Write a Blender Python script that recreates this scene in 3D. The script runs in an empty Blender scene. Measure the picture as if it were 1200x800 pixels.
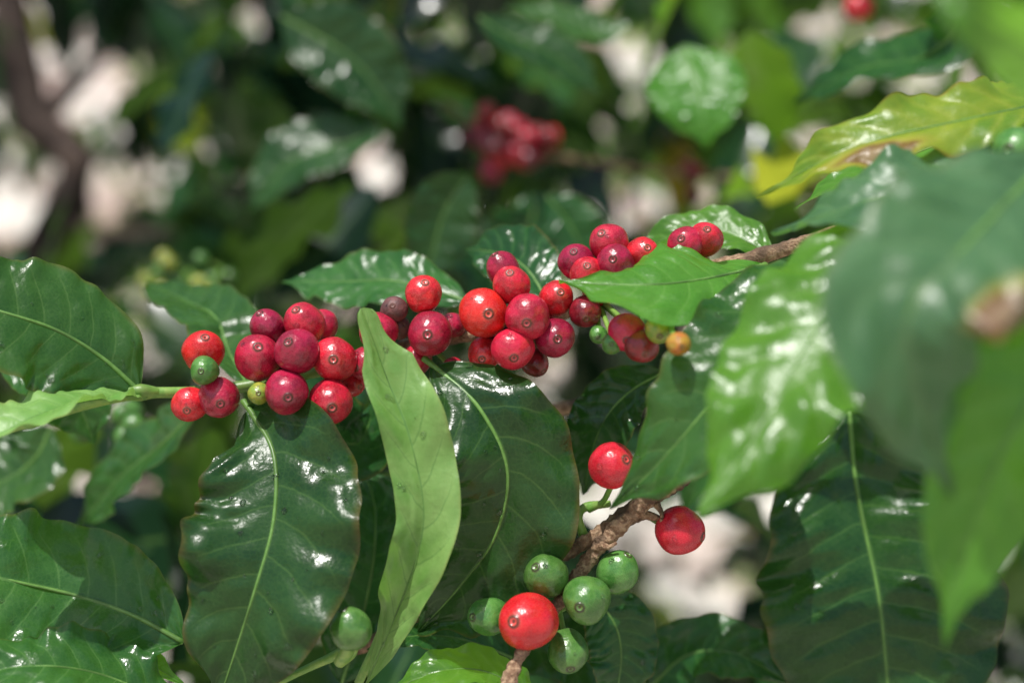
import bpy, math, random
import numpy as np
from mathutils import Vector, Matrix, noise

random.seed(7); rng=np.random.default_rng(11)
scene=bpy.context.scene
CAMZ=1.30; K=0.0003; F=0.5
def P(u,v,d=0.0):
    s=K*(F+d)/F
    return Vector(((u-600)*s, d, CAMZ+(400-v)*s))
def S(d): return K*(F+d)/F

# ---------------------------------------------------------------- node helpers
class NT:
    def __init__(s,name):
        s.m=bpy.data.materials.new(name); s.m.use_nodes=True
        s.t=s.m.node_tree; s.t.nodes.clear()
    def n(s,typ,**kw):
        nd=s.t.nodes.new(typ)
        for k,v in kw.items(): setattr(nd,k,v)
        return nd
    def l(s,a,b): s.t.links.new(a,b)
    def val(s,x,inp):
        if isinstance(x,(int,float)): inp.default_value=x
        elif isinstance(x,tuple): inp.default_value=x if len(x)==4 or inp.type=='VECTOR' else (*x,1)
        else: s.l(x,inp)
    def math(s,op,a,b=0.0,c=None,clamp=False):
        nd=s.n('ShaderNodeMath',operation=op); nd.use_clamp=clamp
        s.val(a,nd.inputs[0]); s.val(b,nd.inputs[1])
        if c is not None: s.val(c,nd.inputs[2])
        return nd.outputs[0]
    def mix(s,f,a,b,blend='MIX'):
        nd=s.n('ShaderNodeMix',data_type='RGBA',blend_type=blend)
        s.val(f,nd.inputs[0]); s.val(a,nd.inputs[6]); s.val(b,nd.inputs[7])
        return nd.outputs[2]
    def rng(s,x,a,b,c=0.0,d=1.0,smooth=True):
        nd=s.n('ShaderNodeMapRange'); nd.interpolation_type='SMOOTHSTEP' if smooth else 'LINEAR'
        s.val(x,nd.inputs[0])
        for i,q in enumerate((a,b,c,d)): nd.inputs[i+1].default_value=q
        return nd.outputs[0]
    def noise(s,vec,scale,detail=3,rough=0.5):
        nd=s.n('ShaderNodeTexNoise'); nd.inputs['Scale'].default_value=scale
        nd.inputs['Detail'].default_value=detail; nd.inputs['Roughness'].default_value=rough
        if vec is not None: s.l(vec,nd.inputs['Vector'])
        return nd.outputs['Fac']
    def bump(s,h,strength=0.3,dist=0.001):
        nd=s.n('ShaderNodeBump'); nd.inputs['Strength'].default_value=strength
        nd.inputs['Distance'].default_value=dist; s.l(h,nd.inputs['Height']); return nd.outputs[0]
    def out(s,sh):
        o=s.n('ShaderNodeOutputMaterial'); s.l(sh,o.inputs[0]); return s.m

NV=10.0
def leaf_mat(name,base,base2,trans,vein,rough=0.3,tf=0.3,spots=0.0,edge=0.0,spec=0.5,patch=None,vs=0.35):
    t=NT(name)
    uv=t.n('ShaderNodeUVMap'); uv.uv_map='UVMap'
    sep=t.n('ShaderNodeSeparateXYZ'); t.l(uv.outputs[0],sep.inputs[0])
    geo=t.n('ShaderNodeNewGeometry')
    tt=sep.outputs[0]; vv=sep.outputs[1]
    n1=t.noise(geo.outputs['Position'],32,4,0.65); n2=t.noise(geo.outputs['Position'],260,3,.6)
    s=t.math('ABSOLUTE',t.math('MULTIPLY_ADD',vv,2.0,-1.0))
    s13=t.math('POWER',s,1.4)
    wob=t.math('MULTIPLY',t.math('SUBTRACT',n1,0.5),0.05)
    side=t.math('MULTIPLY',t.math('GREATER_THAN',vv,0.5),0.045)
    ph=t.math('MULTIPLY',t.math('ADD',t.math('ADD',t.math('SUBTRACT',tt,t.math('MULTIPLY',s13,0.14)),wob),side),NV)
    fr=t.math('FRACT',t.math('ADD',ph,10.0))
    dist=t.math('SUBTRACT',0.5,t.math('ABSOLUTE',t.math('SUBTRACT',fr,0.5)))
    veinm=t.math('MULTIPLY',t.rng(dist,0.0,0.055,1,0),t.rng(s,0.6,0.95,1,0))
    midm=t.rng(s,0.008,0.035,1,0)
    halo=t.rng(dist,0.0,0.35,1,0)
    cmb=t.n('ShaderNodeCombineXYZ'); t.val(t.math('MULTIPLY',tt,2.6),cmb.inputs[0]); t.val(vv,cmb.inputs[1])
    vo=t.n('ShaderNodeTexVoronoi',feature='DISTANCE_TO_EDGE'); vo.inputs['Scale'].default_value=26
    t.l(cmb.outputs[0],vo.inputs['Vector'])
    ret=t.rng(vo.outputs['Distance'],0.0,0.12,0,1)
    oi=t.n('ShaderNodeObjectInfo')
    col=t.mix(t.rng(n1,0.32,0.68),base,base2)
    col=t.mix(t.math('MULTIPLY',halo,0.45),col,base2)
    col=t.mix(t.math('MULTIPLY',t.math('SUBTRACT',1.0,ret),0.13),col,vein)
    col=t.mix(t.math('MULTIPLY',veinm,vs),col,vein)
    col=t.mix(t.math('MULTIPLY',midm,0.6),col,vein)
    if edge>0:
        e=t.math('MULTIPLY',t.rng(t.math('ADD',s,t.math('MULTIPLY',n1,0.3)),1.06,1.2),edge)
        col=t.mix(e,col,(0.25,0.09,0.02))
    if spots>0:
        sp=t.math('MULTIPLY',t.rng(n1,0.67,0.71),spots)
        col=t.mix(sp,col,(0.20,0.10,0.03))
    if patch:
        du=t.math('POWER',t.math('DIVIDE',t.math('SUBTRACT',tt,patch[0]),patch[2]),2.0)
        dv=t.math('POWER',t.math('DIVIDE',t.math('SUBTRACT',vv,patch[1]),patch[3]),2.0)
        q=t.math('ADD',t.math('SQRT',t.math('ADD',du,dv)),t.math('MULTIPLY',t.math('SUBTRACT',n1,0.5),2.2))
        col=t.mix(t.math('MULTIPLY',t.rng(q,0.7,1.5,1,0),.8),col,(0.42,0.34,0.05))
        col=t.mix(t.rng(q,0.6,0.95,1,0),col,(0.20,0.08,0.035))
        col=t.mix(t.rng(q,0.2,0.45,1,0),col,(0.36,0.22,0.14))
    hs=t.n('ShaderNodeHueSaturation'); t.l(col,hs.inputs['Color'])
    t.val(t.rng(oi.outputs['Random'],0,1,0.8,1.2,False),hs.inputs['Value'])
    t.val(t.rng(oi.outputs['Random'],0,1,0.49,0.51,False),hs.inputs['Hue'])
    col=hs.outputs[0]
    bp=t.bump(n2,0.6,0.0007)
    p=t.n('ShaderNodeBsdfPrincipled'); t.l(col,p.inputs['Base Color'])
    t.val(t.rng(n1,0.35,0.65,rough-0.06,rough+0.14,False),p.inputs['Roughness'])
    p.inputs['Specular IOR Level'].default_value=spec
    t.l(bp,p.inputs['Normal'])
    tr=t.n('ShaderNodeBsdfTranslucent'); t.l(t.mix(t.math('MULTIPLY',t.math('MAXIMUM',veinm,midm),0.4),trans,vein),tr.inputs[0])
    mx=t.n('ShaderNodeMixShader'); mx.inputs[0].default_value=tf
    t.l(p.outputs[0],mx.inputs[1]); t.l(tr.outputs[0],mx.inputs[2])
    return t.out(mx.outputs[0])

M={}
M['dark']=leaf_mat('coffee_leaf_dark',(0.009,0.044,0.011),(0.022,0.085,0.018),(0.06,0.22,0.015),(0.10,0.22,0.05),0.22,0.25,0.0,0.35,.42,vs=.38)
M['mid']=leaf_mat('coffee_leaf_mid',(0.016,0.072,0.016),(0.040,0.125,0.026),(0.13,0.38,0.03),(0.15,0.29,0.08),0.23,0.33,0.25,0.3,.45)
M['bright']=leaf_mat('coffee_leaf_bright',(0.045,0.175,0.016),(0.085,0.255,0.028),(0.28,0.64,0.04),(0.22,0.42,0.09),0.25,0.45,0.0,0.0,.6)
M['lime']=leaf_mat('coffee_leaf_young',(0.13,0.28,0.055),(0.24,0.39,0.11),(0.30,0.58,0.08),(0.08,0.20,0.04),0.32,0.33,0.3,0.2,vs=.5)
M['yellow']=leaf_mat('coffee_leaf_yellowing',(0.10,0.24,0.02),(0.30,0.38,0.03),(0.46,0.58,0.03),(0.36,0.42,0.10),0.33,0.42,0.6,0.9,patch=(.62,.2,.15,.2))
M['grey']=leaf_mat('coffee_leaf_waxy',(0.045,0.125,0.05),(0.08,0.19,0.085),(0.17,0.40,0.07),(0.17,0.30,0.11),0.30,0.33,0.0,0.2,.6,patch=(.53,.12,.09,.13))

def stem_mat(name,a,b,rough=0.5,bs=0.5,scale=300,dist=0.001,dk=.5):
    t=NT(name); geo=t.n('ShaderNodeNewGeometry')
    n=t.noise(geo.outputs['Position'],scale,4,0.65); n2=t.noise(geo.outputs['Position'],scale*0.25,3)
    col=t.mix(t.rng(n,0.38,0.62),a,b)
    col=t.mix(t.math('MULTIPLY',t.rng(n2,0.48,0.62),dk),col,tuple(x*0.35 for x in a))
    p=t.n('ShaderNodeBsdfPrincipled'); t.l(col,p.inputs['Base Color']); p.inputs['Roughness'].default_value=rough
    t.l(t.bump(n,bs,dist),p.inputs['Normal'])
    return t.out(p.outputs[0])
M['rib']=stem_mat('midrib_green',(0.10,0.22,0.04),(0.14,0.28,0.06),0.4,0.1)
M['gstem']=stem_mat('green_stem',(0.14,0.30,0.05),(0.24,0.38,0.08),0.4,0.25,200)
M['bark']=stem_mat('coffee_bark',(0.20,0.11,0.06),(0.46,0.31,0.19),0.75,1.0,520,0.002,.8)
M['trunkbark']=stem_mat('trunk_bark',(0.035,0.022,0.018),(0.09,0.06,0.045),0.85,0.9,60,0.01)

def cherry_mat(name,c1,c2,cb,rough=0.24,patch=0.3,ring=(0.10,0.035,0.02),var=(0.55,1.3)):
    t=NT(name); tc=t.n('ShaderNodeTexCoord'); ob=tc.outputs['Object']
    sep=t.n('ShaderNodeSeparateXYZ'); t.l(ob,sep.inputs[0])
    oi=t.n('ShaderNodeObjectInfo')
    ad=t.n('ShaderNodeVectorMath',operation='ADD'); t.l(ob,ad.inputs[0])
    cm=t.n('ShaderNodeCombineXYZ'); t.val(t.math('MULTIPLY',oi.outputs['Random'],37.0),cm.inputs[0]); t.l(cm.outputs[0],ad.inputs[1])
    v=ad.outputs[0]
    n=t.noise(v,1.4,3,0.55); nf=t.noise(v,22,3,0.6); sp=t.noise(v,50,1,0.5)
    col=t.mix(t.rng(n,0.38,0.62),c1,c2)
    zb=t.rng(t.math('ADD',sep.outputs[2],t.math('MULTIPLY',n,0.5)),-0.95,-0.1,1,0)
    col=t.mix(t.math('MULTIPLY',zb,patch),col,cb)
    col=t.mix(t.math('MULTIPLY',t.rng(nf,0.48,0.68),0.22),col,cb)
    col=t.mix(t.math('MULTIPLY',t.rng(sp,0.69,0.75),0.4),col,(0.7,0.45,0.35))
    r=t.math('SQRT',t.math('ADD',t.math('POWER',sep.outputs[0],2.0),t.math('POWER',sep.outputs[1],2.0)))
    front=t.math('GREATER_THAN',sep.outputs[2],0.5)
    rr=t.math('ADD',r,t.math('MULTIPLY',t.math('SUBTRACT',nf,0.5),0.09))
    ringm=t.math('MULTIPLY',t.math('MULTIPLY',t.rng(rr,0.11,0.15),t.rng(rr,0.18,0.29,1,0)),front)
    inner=t.math('MULTIPLY',t.rng(rr,0.04,0.10,1,0),front)
    halo=t.math('MULTIPLY',t.rng(rr,0.05,0.40,1,0),front)
    col=t.mix(t.math('MULTIPLY',halo,0.45),col,cb)
    col=t.mix(t.math('MULTIPLY',ringm,0.95),col,ring)
    col=t.mix(t.math('MULTIPLY',inner,0.9),col,(0.05,0.02,0.01))
    hs=t.n('ShaderNodeHueSaturation'); t.l(col,hs.inputs['Color'])
    t.val(t.rng(oi.outputs['Random'],0,1,var[0],var[1],False),hs.inputs['Value'])
    t.val(t.rng(oi.outputs['Random'],0,1,0.490,0.508,False),hs.inputs['Hue'])
    p=t.n('ShaderNodeBsdfPrincipled'); t.l(hs.outputs[0],p.inputs['Base Color'])
    t.val(t.rng(nf,0.3,0.7,rough-0.04,rough+0.14,False),p.inputs['Roughness'])
    p.inputs['Specular IOR Level'].default_value=0.6
    t.l(t.bump(n,0.5,0.0016),p.inputs['Normal'])
    return t.out(p.outputs[0])
M['red']=cherry_mat('ripe_cherry_skin',(0.56,0.009,0.042),(0.31,0.005,0.022),(0.78,0.17,0.15))
M['scarlet']=cherry_mat('scarlet_cherry_skin',(0.64,0.010,0.030),(0.46,0.006,0.020),(0.80,0.14,0.11),var=(.85,1.1))
M['drk']=cherry_mat('dark_cherry_skin',(0.22,0.006,0.020),(0.11,0.005,0.012),(0.35,0.08,0.06))
M['green']=cherry_mat('unripe_cherry_skin',(0.045,0.145,0.022),(0.085,0.21,0.04),(0.18,0.32,0.08),0.27,0.3,(0.04,0.04,0.015),var=(.75,1.15))
M['ylw']=cherry_mat('turning_cherry_skin',(0.20,0.30,0.04),(0.34,0.32,0.04),(0.18,0.32,0.06),0.25,0.5,var=(.8,1.1))
M['org']=cherry_mat('orange_cherry_skin',(0.42,0.27,0.03),(0.50,0.16,0.02),(0.30,0.36,0.05),0.25,0.6,var=(.9,1.1))
M['brn']=cherry_mat('dried_cherry_skin',(0.16,0.055,0.045),(0.09,0.035,0.03),(0.25,0.13,0.09),0.55,0.3,var=(.9,1.1))

# ---------------------------------------------------------------- geometry helpers
def spline(pts,n):
    pts=[Vector(p) for p in pts]
    if len(pts)==2: pts=[pts[0],(pts[0]+pts[1])/2,pts[1]]
    ext=[pts[0]*2-pts[1]]+pts+[pts[-1]*2-pts[-2]]
    out=[]
    for i in range(1,len(ext)-2):
        a,b,c,d=ext[i-1:i+3]
        for j in range(24):
            t=j/24
            out.append(0.5*((2*b)+(c-a)*t+(2*a-5*b+4*c-d)*t*t+(3*b-a-3*c+d)*t**3))
    out.append(pts[-1])
    L=[0]
    for i in range(1,len(out)): L.append(L[-1]+(out[i]-out[i-1]).length)
    res=[];j=0
    for i in range(n):
        s=L[-1]*i/(n-1)
        while j<len(L)-2 and L[j+1]<s: j+=1
        f=(s-L[j])/max(1e-9,L[j+1]-L[j]); res.append(out[j].lerp(out[j+1],min(1,max(0,f))))
    return res,L[-1]
def tube_geo(pts,radii,n=None,seg=12,rough=0.0,nodes=0.0):
    n=n or max(8,len(pts)*10)
    c,L=spline(pts,n); vs=[];fs=[]
    up=Vector((0.13,-0.3,0.94))
    for i,p in enumerate(c):
        T=(c[min(i+1,n-1)]-c[max(i-1,0)]).normalized()
        a=T.cross(up).normalized(); b=T.cross(a)
        t=i/(n-1)*(len(radii)-1); k=min(int(t),len(radii)-2); r=radii[k]*(1-(t-k))+radii[k+1]*(t-k)
        for j in range(seg):
            an=2*math.pi*j/seg; dr=a*math.cos(an)+b*math.sin(an)
            q=p+dr*r
            rr=r*(1+rough*(noise.noise(q*260)+0.8*noise.noise(q*620)+.4*abs(noise.noise(q*1400)))) if rough else r
            if nodes: rr*=1+nodes*max(0,math.sin(i/(n-1)*L/0.022*math.pi))**12
            vs.append(p+dr*rr)
        if i:
            for j in range(seg):
                fs.append(((i-1)*seg+j,(i-1)*seg+(j+1)%seg,i*seg+(j+1)%seg,i*seg+j))
    fs.append(tuple(range(seg))[::-1]); fs.append(tuple((n-1)*seg+j for j in range(seg)))
    return vs,fs
def make(name,vs,fs,mats,fm=None,uvs=None,parent=None,smooth=True):
    me=bpy.data.meshes.new(name+'_mesh'); me.from_pydata([tuple(v) for v in vs],[],fs)
    for m in mats: me.materials.append(m)
    if fm is not None: me.polygons.foreach_set('material_index',fm)
    me.polygons.foreach_set('use_smooth',[smooth]*len(me.polygons))
    if uvs is not None:
        ul=me.uv_layers.new(name='UVMap')
        idx=np.empty(len(me.loops),dtype=np.int32); me.loops.foreach_get('vertex_index',idx)
        ul.data.foreach_set('uv',np.array(uvs,dtype=np.float32)[idx].ravel())
    me.update(); o=bpy.data.objects.new(name,me); scene.collection.objects.link(o)
    if parent: o.parent=parent
    return o
def tubes(name,specs,mat,parent=None):
    V=[];Fc=[]
    for sp in specs:
        v,f=tube_geo(**sp); o=len(V); V+=v; Fc+=[tuple(i+o for i in q) for q in f]
    return make(name,V,Fc,[mat],parent=parent)

DROP_SITES=[]
def prof(t,wide=0.45):
    a=0.75; b=a*(1-wide)/wide
    f=(t**a)*((1-t)**b)/((wide**a)*((1-wide)**b))
    if t>0.86: f*=1-0.45*math.sin((t-0.86)/0.14*math.pi)*0.9
    return max(f,0.0)
def leaf(pts,w,mat='dark',N=(0,-1,0.35),N2=None,fold=0.22,curl=0.0,wave=0.10,waves=3.5,wl=1.0,wr=1.0,petiole=0.0,wide=0.45,drops=0,quilt=0.034,nu=100,nv=34,name='coffee_leaf'):
    W=[P(*p) for p in pts]; d=sum(p[2] for p in pts)/len(pts); w=w*S(d)
    c,L=spline(W,nu+1); N=Vector(N).normalized(); N2=Vector(N2).normalized() if N2 else N
    seed=random.random()*50; ph1,ph2=random.random()*6,random.random()*6
    vs=[];uv=[];fs=[];fm=[]
    for i,p in enumerate(c):
        t=i/nu; T=(c[min(i+1,nu)]-c[max(i-1,0)]).normalized()
        n=N.lerp(N2,t); Sd=T.cross(n).normalized(); nn=Sd.cross(T).normalized()
        f=prof(min(max(t,0.0005),0.9995),wide)*w
        for j in range(nv+1):
            s=2*j/nv-1; a=abs(s); ww=f*(wl if s<0 else wr)
            env=min(1,t*5)*min(1,(1-t)*6)
            h=a*ww*math.sin(fold)-curl*a*a*ww
            wv=0.6+0.8*abs(noise.noise(Vector((t*4,seed,(s>0)*9.0))))*1.6
            h+=w*wave*wv*env*a**1.6*math.sin(2*math.pi*waves*t+(ph1 if s<0 else ph2)+2.5*noise.noise(Vector((t*3,seed+3,(s>0)*5.0))))
            h+=w*wave*0.35*env*a**3*math.sin(2*math.pi*waves*2.7*t+(ph2 if s<0 else ph1)+3*noise.noise(Vector((t*5,seed+9,(s>0)*5.0))))
            phs=(t-0.14*a**1.4+(0.045 if s>0 else 0))*NV
            qv=0.5+1.2*abs(noise.noise(Vector((t*6+seed,s*2,seed))))*1.5
            h+=w*quilt*qv*abs(math.sin(math.pi*phs))**0.8*math.sin(math.pi*min(1,a*1.0))**0.8*env
            h+=w*0.16*noise.noise(Vector((t*3+seed,s*1.3,seed)))*a
            h+=w*0.03*noise.noise(Vector((t*12+seed,s*4,seed)))*min(1,a*3)
            ed=1+0.06*noise.noise(Vector((t*14,seed,(s>0)*3.0)))*a
            vs.append(p+Sd*(s*ww*math.cos(fold)*ed)+nn*h)
            uv.append((t,0.5+0.5*s))
        if i:
            for j in range(nv):
                q=(i-1)*(nv+1)+j; fs.append((q,q+1,q+nv+2,q+nv+1)); fm.append(0)
    r0=0.0006*max(0.6,min(1.2,w/0.02))
    k=len(vs)
    tv,tf=tube_geo([c[int(nu*x)] for x in (0,0.2,0.4,0.6,0.8,1.0)],[r0*1.4,r0,r0*0.8,r0*0.5,r0*0.15],n=50,seg=8)
    for v in tv: vs.append(v); uv.append((0.5,0.5))
    for q in tf: fs.append(tuple(x+k for x in q)); fm.append(1)
    if petiole:
        k=len(vs)
        tv,tf=tube_geo([W[0]-(c[3]-c[0]).normalized()*petiole*S(d),W[0],c[4]],[.0013,.0011,.0008],n=14,seg=10)
        for v in tv: vs.append(v); uv.append((0.5,0.5))
        for q in tf: fs.append(tuple(x+k for x in q)); fm.append(1)
    o=make(name,vs,fs,[M[mat],M['rib']],fm,uv)
    for _ in range(drops):
        i=random.randint(6,nu-6); j=random.randint(3,nv-3)
        a=vs[i*(nv+1)+j]; b=vs[i*(nv+1)+j+1]; cc=vs[(i+1)*(nv+1)+j]
        nn=(b-a).cross(cc-a).normalized()
        if nn.y>0: nn=-nn
        DROP_SITES.append((a,nn))
    return o

# ---------------------------------------------------------------- hero leaves
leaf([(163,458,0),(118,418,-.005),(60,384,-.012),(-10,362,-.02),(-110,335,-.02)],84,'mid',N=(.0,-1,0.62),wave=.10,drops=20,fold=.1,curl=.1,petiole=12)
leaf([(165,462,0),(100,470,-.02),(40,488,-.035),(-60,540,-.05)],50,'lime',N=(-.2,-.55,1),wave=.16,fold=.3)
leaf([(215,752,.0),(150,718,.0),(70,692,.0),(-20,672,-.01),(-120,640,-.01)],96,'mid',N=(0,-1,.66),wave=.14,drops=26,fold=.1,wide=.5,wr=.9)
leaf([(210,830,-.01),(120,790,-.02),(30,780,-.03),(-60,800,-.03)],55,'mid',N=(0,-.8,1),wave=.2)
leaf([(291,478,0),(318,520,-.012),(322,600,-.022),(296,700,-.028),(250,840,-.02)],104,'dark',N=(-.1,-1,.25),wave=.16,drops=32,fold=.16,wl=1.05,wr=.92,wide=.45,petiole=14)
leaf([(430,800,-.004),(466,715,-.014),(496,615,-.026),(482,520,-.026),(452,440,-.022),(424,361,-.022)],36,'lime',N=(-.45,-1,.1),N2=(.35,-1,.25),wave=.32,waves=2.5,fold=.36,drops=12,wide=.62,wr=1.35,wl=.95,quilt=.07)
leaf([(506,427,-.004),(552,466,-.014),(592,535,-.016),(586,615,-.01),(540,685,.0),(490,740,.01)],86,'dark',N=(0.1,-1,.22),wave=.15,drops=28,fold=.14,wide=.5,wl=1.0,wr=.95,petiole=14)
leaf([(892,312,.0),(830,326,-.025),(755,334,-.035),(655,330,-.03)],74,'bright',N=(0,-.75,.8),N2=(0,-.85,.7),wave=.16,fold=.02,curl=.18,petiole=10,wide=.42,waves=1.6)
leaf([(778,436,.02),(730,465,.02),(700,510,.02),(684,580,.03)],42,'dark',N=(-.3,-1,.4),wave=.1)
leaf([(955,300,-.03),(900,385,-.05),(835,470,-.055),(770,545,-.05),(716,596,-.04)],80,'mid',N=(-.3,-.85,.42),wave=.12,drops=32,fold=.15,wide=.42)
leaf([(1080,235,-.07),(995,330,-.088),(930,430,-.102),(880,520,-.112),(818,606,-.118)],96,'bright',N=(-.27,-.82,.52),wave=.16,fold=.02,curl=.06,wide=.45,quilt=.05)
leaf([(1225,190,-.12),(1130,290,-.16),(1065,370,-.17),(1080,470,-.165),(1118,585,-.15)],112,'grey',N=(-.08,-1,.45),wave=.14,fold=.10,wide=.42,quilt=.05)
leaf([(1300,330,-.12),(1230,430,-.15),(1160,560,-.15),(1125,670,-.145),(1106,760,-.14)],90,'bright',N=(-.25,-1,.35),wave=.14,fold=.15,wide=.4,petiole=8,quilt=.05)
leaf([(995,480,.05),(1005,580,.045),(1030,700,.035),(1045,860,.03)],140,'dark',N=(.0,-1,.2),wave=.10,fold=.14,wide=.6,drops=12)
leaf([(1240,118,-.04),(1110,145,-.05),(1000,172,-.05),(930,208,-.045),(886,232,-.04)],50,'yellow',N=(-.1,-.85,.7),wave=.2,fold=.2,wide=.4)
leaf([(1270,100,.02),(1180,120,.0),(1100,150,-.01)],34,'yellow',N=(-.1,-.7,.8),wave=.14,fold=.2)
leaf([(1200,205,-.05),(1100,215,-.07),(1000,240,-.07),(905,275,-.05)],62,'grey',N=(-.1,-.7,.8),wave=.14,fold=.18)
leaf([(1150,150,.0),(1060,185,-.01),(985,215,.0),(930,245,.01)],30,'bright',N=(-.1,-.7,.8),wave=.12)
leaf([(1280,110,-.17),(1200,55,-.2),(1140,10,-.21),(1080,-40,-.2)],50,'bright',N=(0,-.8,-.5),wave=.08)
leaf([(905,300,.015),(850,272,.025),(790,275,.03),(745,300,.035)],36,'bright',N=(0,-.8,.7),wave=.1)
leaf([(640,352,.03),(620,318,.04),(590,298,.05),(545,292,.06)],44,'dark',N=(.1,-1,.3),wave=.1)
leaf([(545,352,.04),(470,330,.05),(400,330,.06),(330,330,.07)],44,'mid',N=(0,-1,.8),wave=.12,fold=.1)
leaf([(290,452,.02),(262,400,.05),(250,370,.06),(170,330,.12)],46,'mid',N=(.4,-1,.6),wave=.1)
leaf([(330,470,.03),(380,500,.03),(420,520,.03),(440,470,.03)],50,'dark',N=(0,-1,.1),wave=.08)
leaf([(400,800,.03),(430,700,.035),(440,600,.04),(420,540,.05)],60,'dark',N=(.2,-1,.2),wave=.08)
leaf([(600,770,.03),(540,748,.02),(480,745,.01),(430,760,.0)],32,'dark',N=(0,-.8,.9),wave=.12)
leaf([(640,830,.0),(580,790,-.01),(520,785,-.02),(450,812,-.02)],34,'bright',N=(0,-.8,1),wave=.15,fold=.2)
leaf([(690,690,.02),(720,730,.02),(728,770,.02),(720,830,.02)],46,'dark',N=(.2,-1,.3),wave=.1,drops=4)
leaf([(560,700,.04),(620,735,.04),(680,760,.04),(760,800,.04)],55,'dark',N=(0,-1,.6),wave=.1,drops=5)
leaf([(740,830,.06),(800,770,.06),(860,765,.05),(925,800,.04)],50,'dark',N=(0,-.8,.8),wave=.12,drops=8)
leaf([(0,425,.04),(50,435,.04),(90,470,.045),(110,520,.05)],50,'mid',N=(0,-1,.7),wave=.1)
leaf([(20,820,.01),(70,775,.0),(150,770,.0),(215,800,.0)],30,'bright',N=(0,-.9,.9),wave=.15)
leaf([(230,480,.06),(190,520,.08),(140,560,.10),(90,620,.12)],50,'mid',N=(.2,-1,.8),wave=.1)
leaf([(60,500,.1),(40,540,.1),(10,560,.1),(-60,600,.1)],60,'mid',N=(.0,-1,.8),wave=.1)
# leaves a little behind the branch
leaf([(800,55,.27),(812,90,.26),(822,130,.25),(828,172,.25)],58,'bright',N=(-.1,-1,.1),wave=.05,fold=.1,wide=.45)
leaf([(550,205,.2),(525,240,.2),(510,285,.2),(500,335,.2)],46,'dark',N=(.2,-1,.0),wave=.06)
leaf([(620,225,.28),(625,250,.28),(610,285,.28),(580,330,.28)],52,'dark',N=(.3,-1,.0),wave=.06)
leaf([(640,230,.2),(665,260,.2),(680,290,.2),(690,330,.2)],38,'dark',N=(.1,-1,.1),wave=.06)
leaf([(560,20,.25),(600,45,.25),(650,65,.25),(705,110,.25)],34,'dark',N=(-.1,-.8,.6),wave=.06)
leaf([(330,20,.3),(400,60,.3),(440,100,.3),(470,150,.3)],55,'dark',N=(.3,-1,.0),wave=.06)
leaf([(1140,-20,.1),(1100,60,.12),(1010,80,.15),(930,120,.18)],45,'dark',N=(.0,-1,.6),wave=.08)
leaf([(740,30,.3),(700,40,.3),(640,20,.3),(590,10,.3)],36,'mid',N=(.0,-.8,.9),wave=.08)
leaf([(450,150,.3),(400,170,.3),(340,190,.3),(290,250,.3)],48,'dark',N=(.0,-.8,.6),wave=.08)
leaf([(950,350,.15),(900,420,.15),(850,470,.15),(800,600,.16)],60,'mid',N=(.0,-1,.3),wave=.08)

# ---------------------------------------------------------------- cherries
def cherry_mesh(seed,elong):
    seg=40
    th=[0.0]+list(np.linspace(0.12,2.85,26))+[2.92,2.95,2.975,3.0,3.03,3.07,3.11]
    vs=[];fs=[]
    for i,t in enumerate(th):
        for j in range(seg):
            a=2*math.pi*j/seg
            r=math.sin(t); z=-math.cos(t)
            q=math.pi-t
            lift=0.0
            if q<0.25:
                lift=0.035*math.exp(-((q-0.165)/0.03)**2)-0.04*math.exp(-(q/0.09)**2)
            if t<0.35: lift-=0.08*(1-t/0.35)**2
            v=Vector((r*math.cos(a),r*math.sin(a),(z+lift)*elong))
            nn=1+0.10*noise.noise(Vector((v.x*.9+seed*7,v.y*.9,v.z*.9)))+0.02*math.cos(2*a)*r+.014*noise.noise(Vector((v.x*3+seed*7,v.y*3,v.z*3)))
            vs.append(Vector((v.x*nn,v.y*nn,v.z)))
        if i:
            for j in range(seg):
                fs.append(((i-1)*seg+j,(i-1)*seg+(j+1)%seg,i*seg+(j+1)%seg,i*seg+j))
    fs.append(tuple(range(seg))[::-1]); fs.append(tuple((len(th)-1)*seg+j for j in range(seg)))
    return vs,fs
CM={}
def get_cherry(mat,k):
    key=(mat,k)
    if key not in CM:
        vs,fs=cherry_mesh(k+1,[1.06,1.14,1.02,1.18][k])
        me=bpy.data.meshes.new('cherry_%s_%d'%(mat,k)); me.from_pydata([tuple(v) for v in vs],[],fs)
        me.materials.append(M[mat]); me.polygons.foreach_set('use_smooth',[True]*len(me.polygons)); CM[key]=me
    return CM[key]
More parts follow.
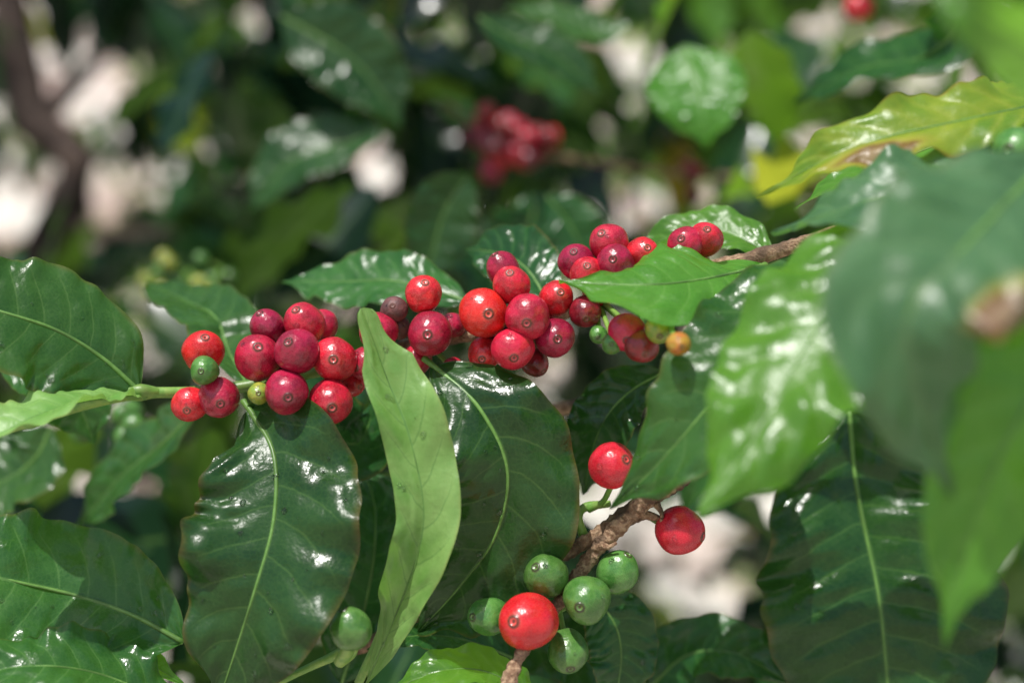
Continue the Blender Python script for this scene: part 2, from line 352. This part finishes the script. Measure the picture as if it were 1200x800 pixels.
def cluster(name,items,centre,pedicels=True,bias=(0,-.55,-.05),drops=0):
    e=bpy.data.objects.new(name,None); scene.collection.objects.link(e)
    specs=[]
    for i,it in enumerate(items):
        u,v,r,d,m=it[:5]; pos=P(u,v,d); rad=r*S(d)
        cu=it[5] if len(it)>5 else None
        c0=min(centre,key=lambda q:(P(*q)-pos).length); cv=P(*c0)
        ax=(pos-cv).normalized()+Vector(bias)+Vector([random.uniform(-.4,.4) for _ in range(3)])
        if cu: ax=Vector(cu)
        ax.normalize()
        o=bpy.data.objects.new('cherry_%d'%(i+1),get_cherry(m,random.randrange(4))); scene.collection.objects.link(o)
        o.parent=e
        o.matrix_local=Matrix.Translation(pos)@(ax.to_track_quat('Z','Y')@Matrix.Rotation(random.random()*6,3,'Z').to_quaternion()).to_matrix().to_4x4()@Matrix.Scale(rad*1.0,4)
        b=pos-ax*rad*0.95
        if (b-cv).length>0.002:
            specs.append(dict(pts=[b+ax*rad*.1,(b*0.6+cv*0.4)-ax*rad*0.15,cv],radii=[.0011,.0009,.0012],n=10,seg=8))
        for _ in range(drops):
            n=Vector((random.uniform(-.8,.8),-1,random.uniform(-.2,1))).normalized()
            DROP_SITES.append((pos+n*rad*.995,n))
    if pedicels and specs: tubes('pedicels',specs,M['gstem'],e)
    return e
cluster('coffee_cherry_cluster',[
 (238,412,24,.0,'scarlet'),(222,473,21,-.002,'red'),(257,466,24,-.006,'red'),(302,419,27,-.004,'red'),(315,384,21,.003,'red'),
 (357,379,24,.0,'red'),(378,381,19,.008,'red'),(348,411,26,-.012,'red'),(392,421,26,-.006,'red'),(336,459,26,-.014,'red'),
 (387,471,27,-.008,'red'),(360,492,18,.004,'drk'),(413,449,15,.006,'red'),(240,434,17,-.012,'green'),(303,461,13,-.010,'ylw'),(325,436,16,.004,'drk')],
 [(245,458,.012),(300,450,.012),(350,440,.012),(380,432,.012)],drops=1)
cluster('coffee_cherry_cluster',[
 (443,388,23,-.002,'red'),(430,426,21,.0,'red'),(504,391,26,-.006,'red'),(496,345,22,.0,'red'),(462,363,16,.0,'brn'),(488,421,18,.004,'red'),
 (468,384,14,.006,'brn'),(530,381,15,.008,'red'),(566,367,29,-.008,'scarlet'),(600,334,22,-.006,'red'),(590,316,20,.002,'red'),(618,371,27,-.012,'red'),
 (601,408,25,-.012,'scarlet'),(568,414,20,.0,'red'),(649,396,24,-.006,'red'),(626,424,17,.003,'drk'),(651,350,21,.0,'red'),
 (532,432,13,.006,'red'),(580,385,18,.004,'drk'),(636,380,16,.006,'red')],
 [(450,405,.012),(500,402,.012),(560,390,.012),(610,378,.012),(640,370,.012)],drops=1)
cluster('coffee_cherry_cluster',[
 (675,307,21,.0,'red'),(713,285,23,.0,'red'),(721,307,22,-.008,'red'),(688,321,20,-.006,'red'),(753,297,20,-.002,'red'),(740,318,18,.004,'red'),
 (686,365,19,-.004,'drk'),(700,345,18,.006,'red'),(735,389,23,-.028,'scarlet'),(752,405,20,-.032,'drk'),(773,386,17,-.036,'ylw'),(795,403,14,-.056,'org'),
 (718,402,13,-.028,'green'),(701,392,11,-.01,'green'),(762,372,16,.0,'green')],
 [(700,350,.012),(740,335,.012),(770,330,.012)],drops=1)
cluster('coffee_cherry_cluster',[(804,286,21,-.006,'red'),(827,281,20,-.004,'red'),(815,303,15,.008,'red')],[(830,310,.012)])
cluster('coffee_cherry_cluster',[
 (640,674,26,-.010,'green'),(724,670,24,-.004,'green',(.4,-.4,.8)),(688,702,28,-.014,'green',(-.3,-.9,-.1)),(573,722,23,-.01,'green',(-.7,-.7,.1)),(665,762,24,-.010,'green',(.1,-.8,-.6)),
 (620,727,34,-.022,'scarlet',(-.45,-.85,.15))],[(672,690,.006),(655,715,.0)],drops=1)
cluster('coffee_cherry',[(717,545,27,-.012,'scarlet',(.5,-.75,.3))],[(690,592,.0)],pedicels=False,drops=2)
cluster('coffee_cherry',[(797,621,28,-.004,'scarlet',(.8,-.45,-.2))],[(760,602,.0)],drops=2)
cluster('unripe_coffee_cherry',[(411,736,25,-.03,'green',(-.3,-.3,.9))],[(404,775,-.015)])
cluster('unripe_coffee_cherry',[(1192,178,28,-.06,'green',(-.6,-.8,0)),(1140,206,20,-.05,'green',(-.6,-.8,0))],[(1200,215,.0)])
bg=[]
for k in range(44):
    cx,cy=random.choice([(602,156),(612,170),(596,184),(550,148),(622,162),(590,165)])
    bg.append((cx+random.uniform(-24,24),cy+random.uniform(-18,20),12.5,.40+random.uniform(-.012,.012),random.choice(['drk','red','red'])))
cluster('coffee_cherry_cluster',bg,[(560,160,.41),(600,172,.41),(630,178,.41)])
cluster('coffee_cherry_cluster',[(812,229,10,.42,'drk'),(806,195,9,.42,'drk'),(818,200,9,.42,'drk'),(812,212,8,.42,'drk')],[(812,200,.42)])
cluster('coffee_cherry',[(1005,9,17,.35,'scarlet')],[(1030,0,.36)])
gb=[(random.uniform(160,270),random.uniform(290,345),9,.3+random.uniform(-.02,.02),random.choice(['green','green','green','ylw'])) for _ in range(18)]
cluster('unripe_coffee_cherry_cluster',gb,[(180,320,.3),(220,318,.3),(260,315,.3)])
gb=[(random.uniform(80,160),random.uniform(480,520),14,.13+random.uniform(-.02,.02),'green') for _ in range(8)]
cluster('unripe_coffee_cherry_cluster',gb,[(90,500,.14),(140,495,.14)])

# ---------------------------------------------------------------- branches
mm=.001
br=bpy.data.objects.new('coffee_branch',None); scene.collection.objects.link(br)
tubes('green_shoot',[
 dict(pts=[P(-120,540,.02),P(20,500,.012),P(100,474,.004),P(165,461,.002),P(230,459,.008),P(300,450,.012),P(400,428,.012),P(450,408,.012)],radii=[1.2*mm,1.4*mm,1.6*mm,2.0*mm,2.0*mm,2.2*mm,2.2*mm,2.2*mm],n=120,nodes=.35),
 dict(pts=[P(140,462,.0),P(165,458,.0),P(190,460,.004)],radii=[1.8*mm,2.6*mm,1.6*mm]),
 ],M['gstem'],br)
tubes('woody_part',[
 dict(pts=[P(440,412,.012),P(500,402,.012),P(560,390,.012),P(640,372,.012),P(720,345,.012),P(800,322,.01),P(880,303,.006),P(960,280,.0),P(1080,240,.0),P(1220,205,.02),P(1400,150,.1)],
 radii=[2.2*mm,2.5*mm,2.6*mm,2.7*mm,2.7*mm,2.6*mm,2.6*mm,2.8*mm,3.2*mm,4*mm,5*mm],n=240,seg=18,rough=.2,nodes=.25)],M['bark'],br)
br2=bpy.data.objects.new('coffee_branch',None); scene.collection.objects.link(br2)
tubes('woody_part',[
 dict(pts=[P(400,770,.03),P(470,731,.016),P(560,688,.006),P(640,656,.0),P(700,626,.0),P(745,592,-.002),P(790,566,-.004),P(860,500,.02),P(960,400,.04),P(1100,300,.06)],radii=[1.8*mm,1.9*mm,2.1*mm,2.3*mm,2.7*mm,3.1*mm,3.0*mm,3.2*mm,3.6*mm,4*mm],n=400,seg=26,rough=.42,nodes=.35),
 dict(pts=[P(588,830,-.03),P(610,765,-.022),P(650,712,-.008),P(684,664,-.002),P(720,622,-.006),P(765,580,-.006)],radii=[2.0*mm,2.0*mm,2.1*mm,2.3*mm,2.6*mm,2.4*mm],n=260,seg=22,rough=.38,nodes=.35),
 dict(pts=[P(738,600,-.006),P(758,584,-.010),P(772,576,-.008)],radii=[2.0*mm,2.9*mm,1.2*mm],n=40,seg=18,rough=.6),
 dict(pts=[P(745,606,-.004),P(760,604,-.006),P(774,608,-.004)],radii=[1.8*mm,1.5*mm,1.0*mm],n=26,rough=.5),
 dict(pts=[P(770,590,-.006),P(776,604,-.008),P(772,616,-.006)],radii=[1.2*mm,.7*mm,.3*mm],n=20,rough=.5),
 dict(pts=[P(700,632,-.004),P(712,640,-.008),P(722,636,-.010)],radii=[1.4*mm,1.1*mm,.5*mm],n=20,rough=.5),
 dict(pts=[P(668,640,-.002),P(664,630,-.004),P(658,628,-.004)],radii=[1.6*mm,1.1*mm,.6*mm],n=20,rough=.5),
 dict(pts=[P(640,482,.06),P(700,470,.06),P(760,455,.07)],radii=[2.5*mm,2.6*mm,2.6*mm],n=40,rough=.2),
 ],M['bark'],br2)
tubes('green_parts',[
 dict(pts=[P(320,802,-.01),P(355,785,-.012),P(392,768,-.018),P(404,762,-.02)],radii=[1.3*mm,1.3*mm,1.5*mm,2*mm]),
 dict(pts=[P(398,775,-.018),P(405,766,-.022),P(410,755,-.028)],radii=[2.2*mm,2.6*mm,1.6*mm]),
 dict(pts=[P(420,800,.0),P(436,765,-.002),P(446,740,-.004)],radii=[1.6*mm,1.6*mm,1.4*mm]),
 dict(pts=[P(715,590,.004),P(686,594,.002),P(678,606,.0),P(684,628,.002)],radii=[1.2*mm,1.6*mm,1.5*mm,1.8*mm],n=30),
 dict(pts=[P(655,612,.004),P(662,603,.002),P(680,600,.002)],radii=[1.*mm,2.2*mm,1.4*mm],n=20),
 dict(pts=[P(716,570,-.008),P(706,588,-.002),P(690,596,.002)],radii=[1.*mm,1.*mm,1.5*mm],n=20),
 dict(pts=[P(570,690,.004),P(585,686,.002),P(596,700,.0),P(600,712,-.006)],radii=[2.0*mm,1.4*mm,1.2*mm,1.2*mm],n=20),
 ],M['gstem'],br2)
tubes('coffee_branch',[dict(pts=[P(520,120,.44),P(600,172,.41),P(700,190,.41),P(800,205,.42),P(950,212,.46),P(1200,230,.5)],radii=[2*mm,2*mm,2.3*mm,2.6*mm,3*mm,4*mm],n=60)],M['bark'])

tubes('coffee_tree_trunk',[
 dict(pts=[Vector((-0.98,1.0,-.02)),Vector((-.93,1.0,.6)),P(62,280,1.0),P(38,150,1.0),P(15,30,1.0),P(-20,-200,1.0),P(-60,-500,1.0)],radii=[.035,.03,.026,.024,.024,.02,.015],n=60,seg=16,rough=.08),
 dict(pts=[P(40,150,1.0),P(120,60,1.05),P(200,-40,1.1),P(320,-160,1.2)],radii=[.012,.008,.006,.005],n=30),
 dict(pts=[P(60,260,1.0),P(160,275,.95),P(300,250,.9)],radii=[.010,.007,.005],n=30)],M['trunkbark'])

# ---------------------------------------------------------------- foliage masses
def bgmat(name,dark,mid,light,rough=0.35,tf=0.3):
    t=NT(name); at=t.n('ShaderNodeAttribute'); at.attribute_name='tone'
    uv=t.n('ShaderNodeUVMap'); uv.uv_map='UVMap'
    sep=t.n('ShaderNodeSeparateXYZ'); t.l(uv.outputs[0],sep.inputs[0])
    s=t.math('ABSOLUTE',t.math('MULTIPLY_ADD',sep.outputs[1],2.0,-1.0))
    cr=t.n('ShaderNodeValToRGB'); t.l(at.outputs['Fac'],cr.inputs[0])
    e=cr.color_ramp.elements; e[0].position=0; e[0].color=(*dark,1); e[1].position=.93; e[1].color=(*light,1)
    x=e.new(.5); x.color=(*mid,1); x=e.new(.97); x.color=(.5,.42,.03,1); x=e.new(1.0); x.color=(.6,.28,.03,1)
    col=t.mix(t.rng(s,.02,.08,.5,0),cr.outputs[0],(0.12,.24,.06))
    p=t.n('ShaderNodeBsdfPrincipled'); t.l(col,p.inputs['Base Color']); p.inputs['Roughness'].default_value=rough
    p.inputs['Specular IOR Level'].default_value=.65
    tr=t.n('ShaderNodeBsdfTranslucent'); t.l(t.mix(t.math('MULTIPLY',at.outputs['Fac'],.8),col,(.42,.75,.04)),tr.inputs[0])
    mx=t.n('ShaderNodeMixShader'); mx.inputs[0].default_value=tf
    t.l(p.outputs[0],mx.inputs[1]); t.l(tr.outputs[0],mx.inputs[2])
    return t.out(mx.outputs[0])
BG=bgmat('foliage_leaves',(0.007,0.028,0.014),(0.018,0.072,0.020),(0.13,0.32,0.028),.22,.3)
nu_,nv_=9,4
tt=np.linspace(0,1,nu_+1); ss=np.linspace(-1,1,nv_+1)
TT,SS=np.meshgrid(tt,ss,indexing='ij'); TT=TT.ravel(); SS=SS.ravel()
PR=np.array([prof(min(max(x,.002),.998)) for x in TT])
qf=[]
for i in range(nu_):
    for j in range(nv_):
        a=i*(nv_+1)+j; qf.append((a,a+1,a+nv_+2,a+nv_+1))
qf=np.array(qf)
def foliage(name,pos,length,tone,mat,pitch=(-75,0)):
    n=len(pos); az=rng.uniform(0,2*np.pi,n); pt=np.radians(rng.uniform(*pitch,n))
    T=np.stack([np.cos(pt)*np.cos(az),np.cos(pt)*np.sin(az),np.sin(pt)],1)
    up=np.tile([0,0,1.0],(n,1))+rng.normal(0,.35,(n,3))
    Sd=np.cross(T,up); Sd/=np.linalg.norm(Sd,axis=1,keepdims=True); Nn=np.cross(Sd,T)
    L=length*rng.uniform(.7,1.25,n); Wd=L*rng.uniform(.19,.27,n); bend=rng.uniform(.0,.3,n); fold=rng.uniform(.05,.45,n)
    ph=rng.uniform(0,6,n); wv=rng.uniform(.03,.12,n)
    X=L[:,None]*TT[None]; Y=Wd[:,None]*PR[None]*SS[None]
    Z=np.abs(Y)*fold[:,None]-bend[:,None]*L[:,None]*TT[None]**2+Wd[:,None]*wv[:,None]*4*np.abs(SS)[None]**2*np.sin(TT[None]*20+ph[:,None]+(SS>0)[None]*2)*np.sin(np.pi*TT)[None]
    V=pos[:,None,:]+X[...,None]*T[:,None]+Y[...,None]*Sd[:,None]+Z[...,None]*Nn[:,None]
    nvp=len(TT); V=V.reshape(-1,3); Fq=(qf[None]+(np.arange(n)*nvp)[:,None,None]).reshape(-1,4)
    me=bpy.data.meshes.new(name+'_mesh')
    me.vertices.add(len(V)); me.vertices.foreach_set('co',V.astype(np.float32).ravel())
    me.loops.add(Fq.size); me.loops.foreach_set('vertex_index',Fq.astype(np.int32).ravel())
    me.polygons.add(len(Fq)); me.polygons.foreach_set('loop_start',np.arange(0,Fq.size,4,dtype=np.int32))
    me.polygons.foreach_set('loop_total',np.full(len(Fq),4,dtype=np.int32))
    me.update(calc_edges=True); me.validate()
    me.polygons.foreach_set('use_smooth',[True]*len(Fq))
    at=me.attributes.new('tone','FLOAT','POINT'); at.data.foreach_set('value',np.repeat(tone,nvp).astype(np.float32))
    ul=me.uv_layers.new(name='UVMap'); UV=np.stack([TT,.5+.5*SS],1); UV=np.tile(UV,(n,1))
    ul.data.foreach_set('uv',UV[Fq.ravel()].astype(np.float32).ravel())
    me.materials.append(mat); o=bpy.data.objects.new(name,me); scene.collection.objects.link(o); return o
# open places between the bushes
CLEAR=[(95,95,75,40),(135,225,35,30),(15,240,25,45),(450,205,32,18),(740,240,38,24),(860,625,70,36),(860,245,40,14),(660,12,60,18),(1020,65,30,14),(745,80,22,14),(820,690,40,20),
 (230,60,14,10),(250,190,12,12),(1110,90,16,12),(930,30,20,12),(560,60,10,10)]
NEAR=[(590,160,95,66),(1005,9,30,25),(812,212,20,32),(720,195,110,14),(215,318,70,40),(40,140,30,120)]
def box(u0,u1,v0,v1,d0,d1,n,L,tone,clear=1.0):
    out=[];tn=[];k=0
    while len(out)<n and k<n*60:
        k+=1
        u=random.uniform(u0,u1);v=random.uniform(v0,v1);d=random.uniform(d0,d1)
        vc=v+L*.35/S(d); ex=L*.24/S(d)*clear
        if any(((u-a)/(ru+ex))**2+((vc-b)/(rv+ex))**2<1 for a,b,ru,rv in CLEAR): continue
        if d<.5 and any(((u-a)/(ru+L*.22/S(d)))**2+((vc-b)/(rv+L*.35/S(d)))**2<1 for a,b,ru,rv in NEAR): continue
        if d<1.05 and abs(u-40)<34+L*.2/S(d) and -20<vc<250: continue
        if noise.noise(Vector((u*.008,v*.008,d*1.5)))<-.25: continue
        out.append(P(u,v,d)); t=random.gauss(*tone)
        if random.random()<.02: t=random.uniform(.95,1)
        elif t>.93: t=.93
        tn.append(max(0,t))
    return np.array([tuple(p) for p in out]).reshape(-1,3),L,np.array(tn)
def fol(name,specs,pitch=(-75,0)):
    ps=[];ls=[];ts=[]
    for b in specs:
        p,L,t=box(*b); ps.append(p); ls.append(np.full(len(p),L)); ts.append(t)
    return foliage(name,np.concatenate(ps),np.concatenate(ls),np.concatenate(ts),BG,pitch)
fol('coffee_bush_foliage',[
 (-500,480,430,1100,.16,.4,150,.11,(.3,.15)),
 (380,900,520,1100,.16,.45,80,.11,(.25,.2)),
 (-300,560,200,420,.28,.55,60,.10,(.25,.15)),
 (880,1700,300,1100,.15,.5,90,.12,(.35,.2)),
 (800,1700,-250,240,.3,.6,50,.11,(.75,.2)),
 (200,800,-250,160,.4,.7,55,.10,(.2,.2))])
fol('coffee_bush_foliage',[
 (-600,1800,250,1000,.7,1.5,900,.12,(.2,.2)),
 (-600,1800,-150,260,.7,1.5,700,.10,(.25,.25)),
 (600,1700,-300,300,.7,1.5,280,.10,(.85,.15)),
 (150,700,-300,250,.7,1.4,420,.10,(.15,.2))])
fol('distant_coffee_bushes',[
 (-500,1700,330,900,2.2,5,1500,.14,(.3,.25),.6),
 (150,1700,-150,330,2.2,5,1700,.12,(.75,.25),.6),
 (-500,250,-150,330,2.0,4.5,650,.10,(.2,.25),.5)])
pc=[]  # unseen leaves added above the view to cast dappled shade on the background
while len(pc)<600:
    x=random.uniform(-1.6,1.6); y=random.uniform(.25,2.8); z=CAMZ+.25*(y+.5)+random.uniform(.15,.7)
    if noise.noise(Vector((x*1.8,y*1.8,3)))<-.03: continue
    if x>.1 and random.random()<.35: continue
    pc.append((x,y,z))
foliage('added_shade_foliage',np.array(pc),np.full(len(pc),.15),rng.normal(.4,.15,len(pc)).clip(0,.9),BG,(-60,10))

# ---------------------------------------------------------------- ground and hillside
t=NT('plantation_soil'); geo=t.n('ShaderNodeNewGeometry'); pos=geo.outputs['Position']
a=t.noise(pos,.9,4,.6); b=t.noise(pos,6,4,.65); c=t.noise(pos,2.2,3)
col=t.mix(t.rng(a,.4,.6),(.38,.26,.22),(.58,.49,.42))
col=t.mix(t.rng(c,.50,.56),col,(.68,.64,.55))
col=t.mix(t.rng(b,.5,.62),col,(.16,.10,.08)); col=t.mix(t.math('MULTIPLY',t.rng(c,.36,.44,1,0),.8),col,(.16,.22,.05))
p=t.n('ShaderNodeBsdfPrincipled'); t.l(col,p.inputs['Base Color']); p.inputs['Roughness'].default_value=.9
soil=t.out(p.outputs[0])
def hz(x,y):
    q=max(0,min(1,(y-3.5)/11)); q=q*q*(3-2*q)
    left=1/(1+math.exp(max(-30,min(30,(x+.18*y)/(.05*abs(y)+.2)))))
    h=q*(5.4+1.2*left)
    return h+.10*noise.noise(Vector((x*.6,y*.6,0)))*min(1,abs(y)+.3)
xs=np.concatenate([np.linspace(-220,-14,12),np.linspace(-12,12,61),np.linspace(14,220,12)])
ys=np.concatenate([np.linspace(-220,-6,10),np.linspace(-5,20,70),np.linspace(24,260,14)])
vs=[Vector((x,y,hz(x,y))) for y in ys for x in xs]; nx=len(xs)
fs=[(j*nx+i,j*nx+i+1,(j+1)*nx+i+1,(j+1)*nx+i) for j in range(len(ys)-1) for i in range(nx-1)]
make('ground',vs,fs,[soil])

# ---------------------------------------------------------------- water droplets
t=NT('water'); p=t.n('ShaderNodeBsdfPrincipled'); p.inputs['Base Color'].default_value=(1,1,1,1)
p.inputs['Transmission Weight'].default_value=1; p.inputs['IOR'].default_value=1.33; p.inputs['Roughness'].default_value=.02
water=t.out(p.outputs[0])
V=[];Fc=[]
for a,n in DROP_SITES:
    r=random.choice([.35,.45,.6,.8,1.1])*mm; x=n.orthogonal().normalized(); y=n.cross(x); o=len(V)
    el=random.uniform(.8,1.4)
    for i in range(7):
        th=math.pi/2*i/6
        for j in range(12):
            ph=2*math.pi*j/12
            V.append(a+x*(r*el*math.cos(th)*math.cos(ph))+y*(r*math.cos(th)*math.sin(ph))+n*(r*.6*math.sin(th)+.0002))
    for i in range(6):
        for j in range(12): Fc.append((o+i*12+j,o+i*12+(j+1)%12,o+(i+1)*12+(j+1)%12,o+(i+1)*12+j))
make('water_droplets',V,Fc,[water])

# ---------------------------------------------------------------- light, world, camera
el=math.radians(62); az=math.radians(205)
Ld=Vector((math.cos(el)*math.sin(az),math.cos(el)*math.cos(az),math.sin(el)))
sun=bpy.data.lights.new('sun','SUN'); sun.energy=4.7; sun.angle=math.radians(.5); sun.color=(1,.97,.93)
so=bpy.data.objects.new('sun',sun); scene.collection.objects.link(so); so.rotation_euler=Ld.to_track_quat('Z','Y').to_euler(); so.location=Ld*10
w=bpy.data.worlds.new('World'); scene.world=w; w.use_nodes=True; wt=w.node_tree; wt.nodes.clear()
sky=wt.nodes.new('ShaderNodeTexSky'); sky.sky_type='NISHITA'; sky.sun_disc=False; sky.sun_elevation=el; sky.sun_rotation=az; sky.dust_density=2
bgn=wt.nodes.new('ShaderNodeBackground'); bgn.inputs[1].default_value=.14; wo=wt.nodes.new('ShaderNodeOutputWorld')
wt.links.new(sky.outputs[0],bgn.inputs[0]); wt.links.new(bgn.outputs[0],wo.inputs[0])
cam=bpy.data.cameras.new('camera'); co=bpy.data.objects.new('camera',cam); scene.collection.objects.link(co)
co.location=(0,-F,CAMZ); co.rotation_euler=(math.pi/2,0,0)
cam.sensor_width=36; cam.lens=50; cam.clip_start=.02; cam.clip_end=1000
cam.dof.use_dof=True; cam.dof.focus_distance=F-.008; cam.dof.aperture_fstop=3.6
scene.camera=co
scene.view_settings.view_transform='Standard'; scene.view_settings.look='None'; scene.view_settings.exposure=0
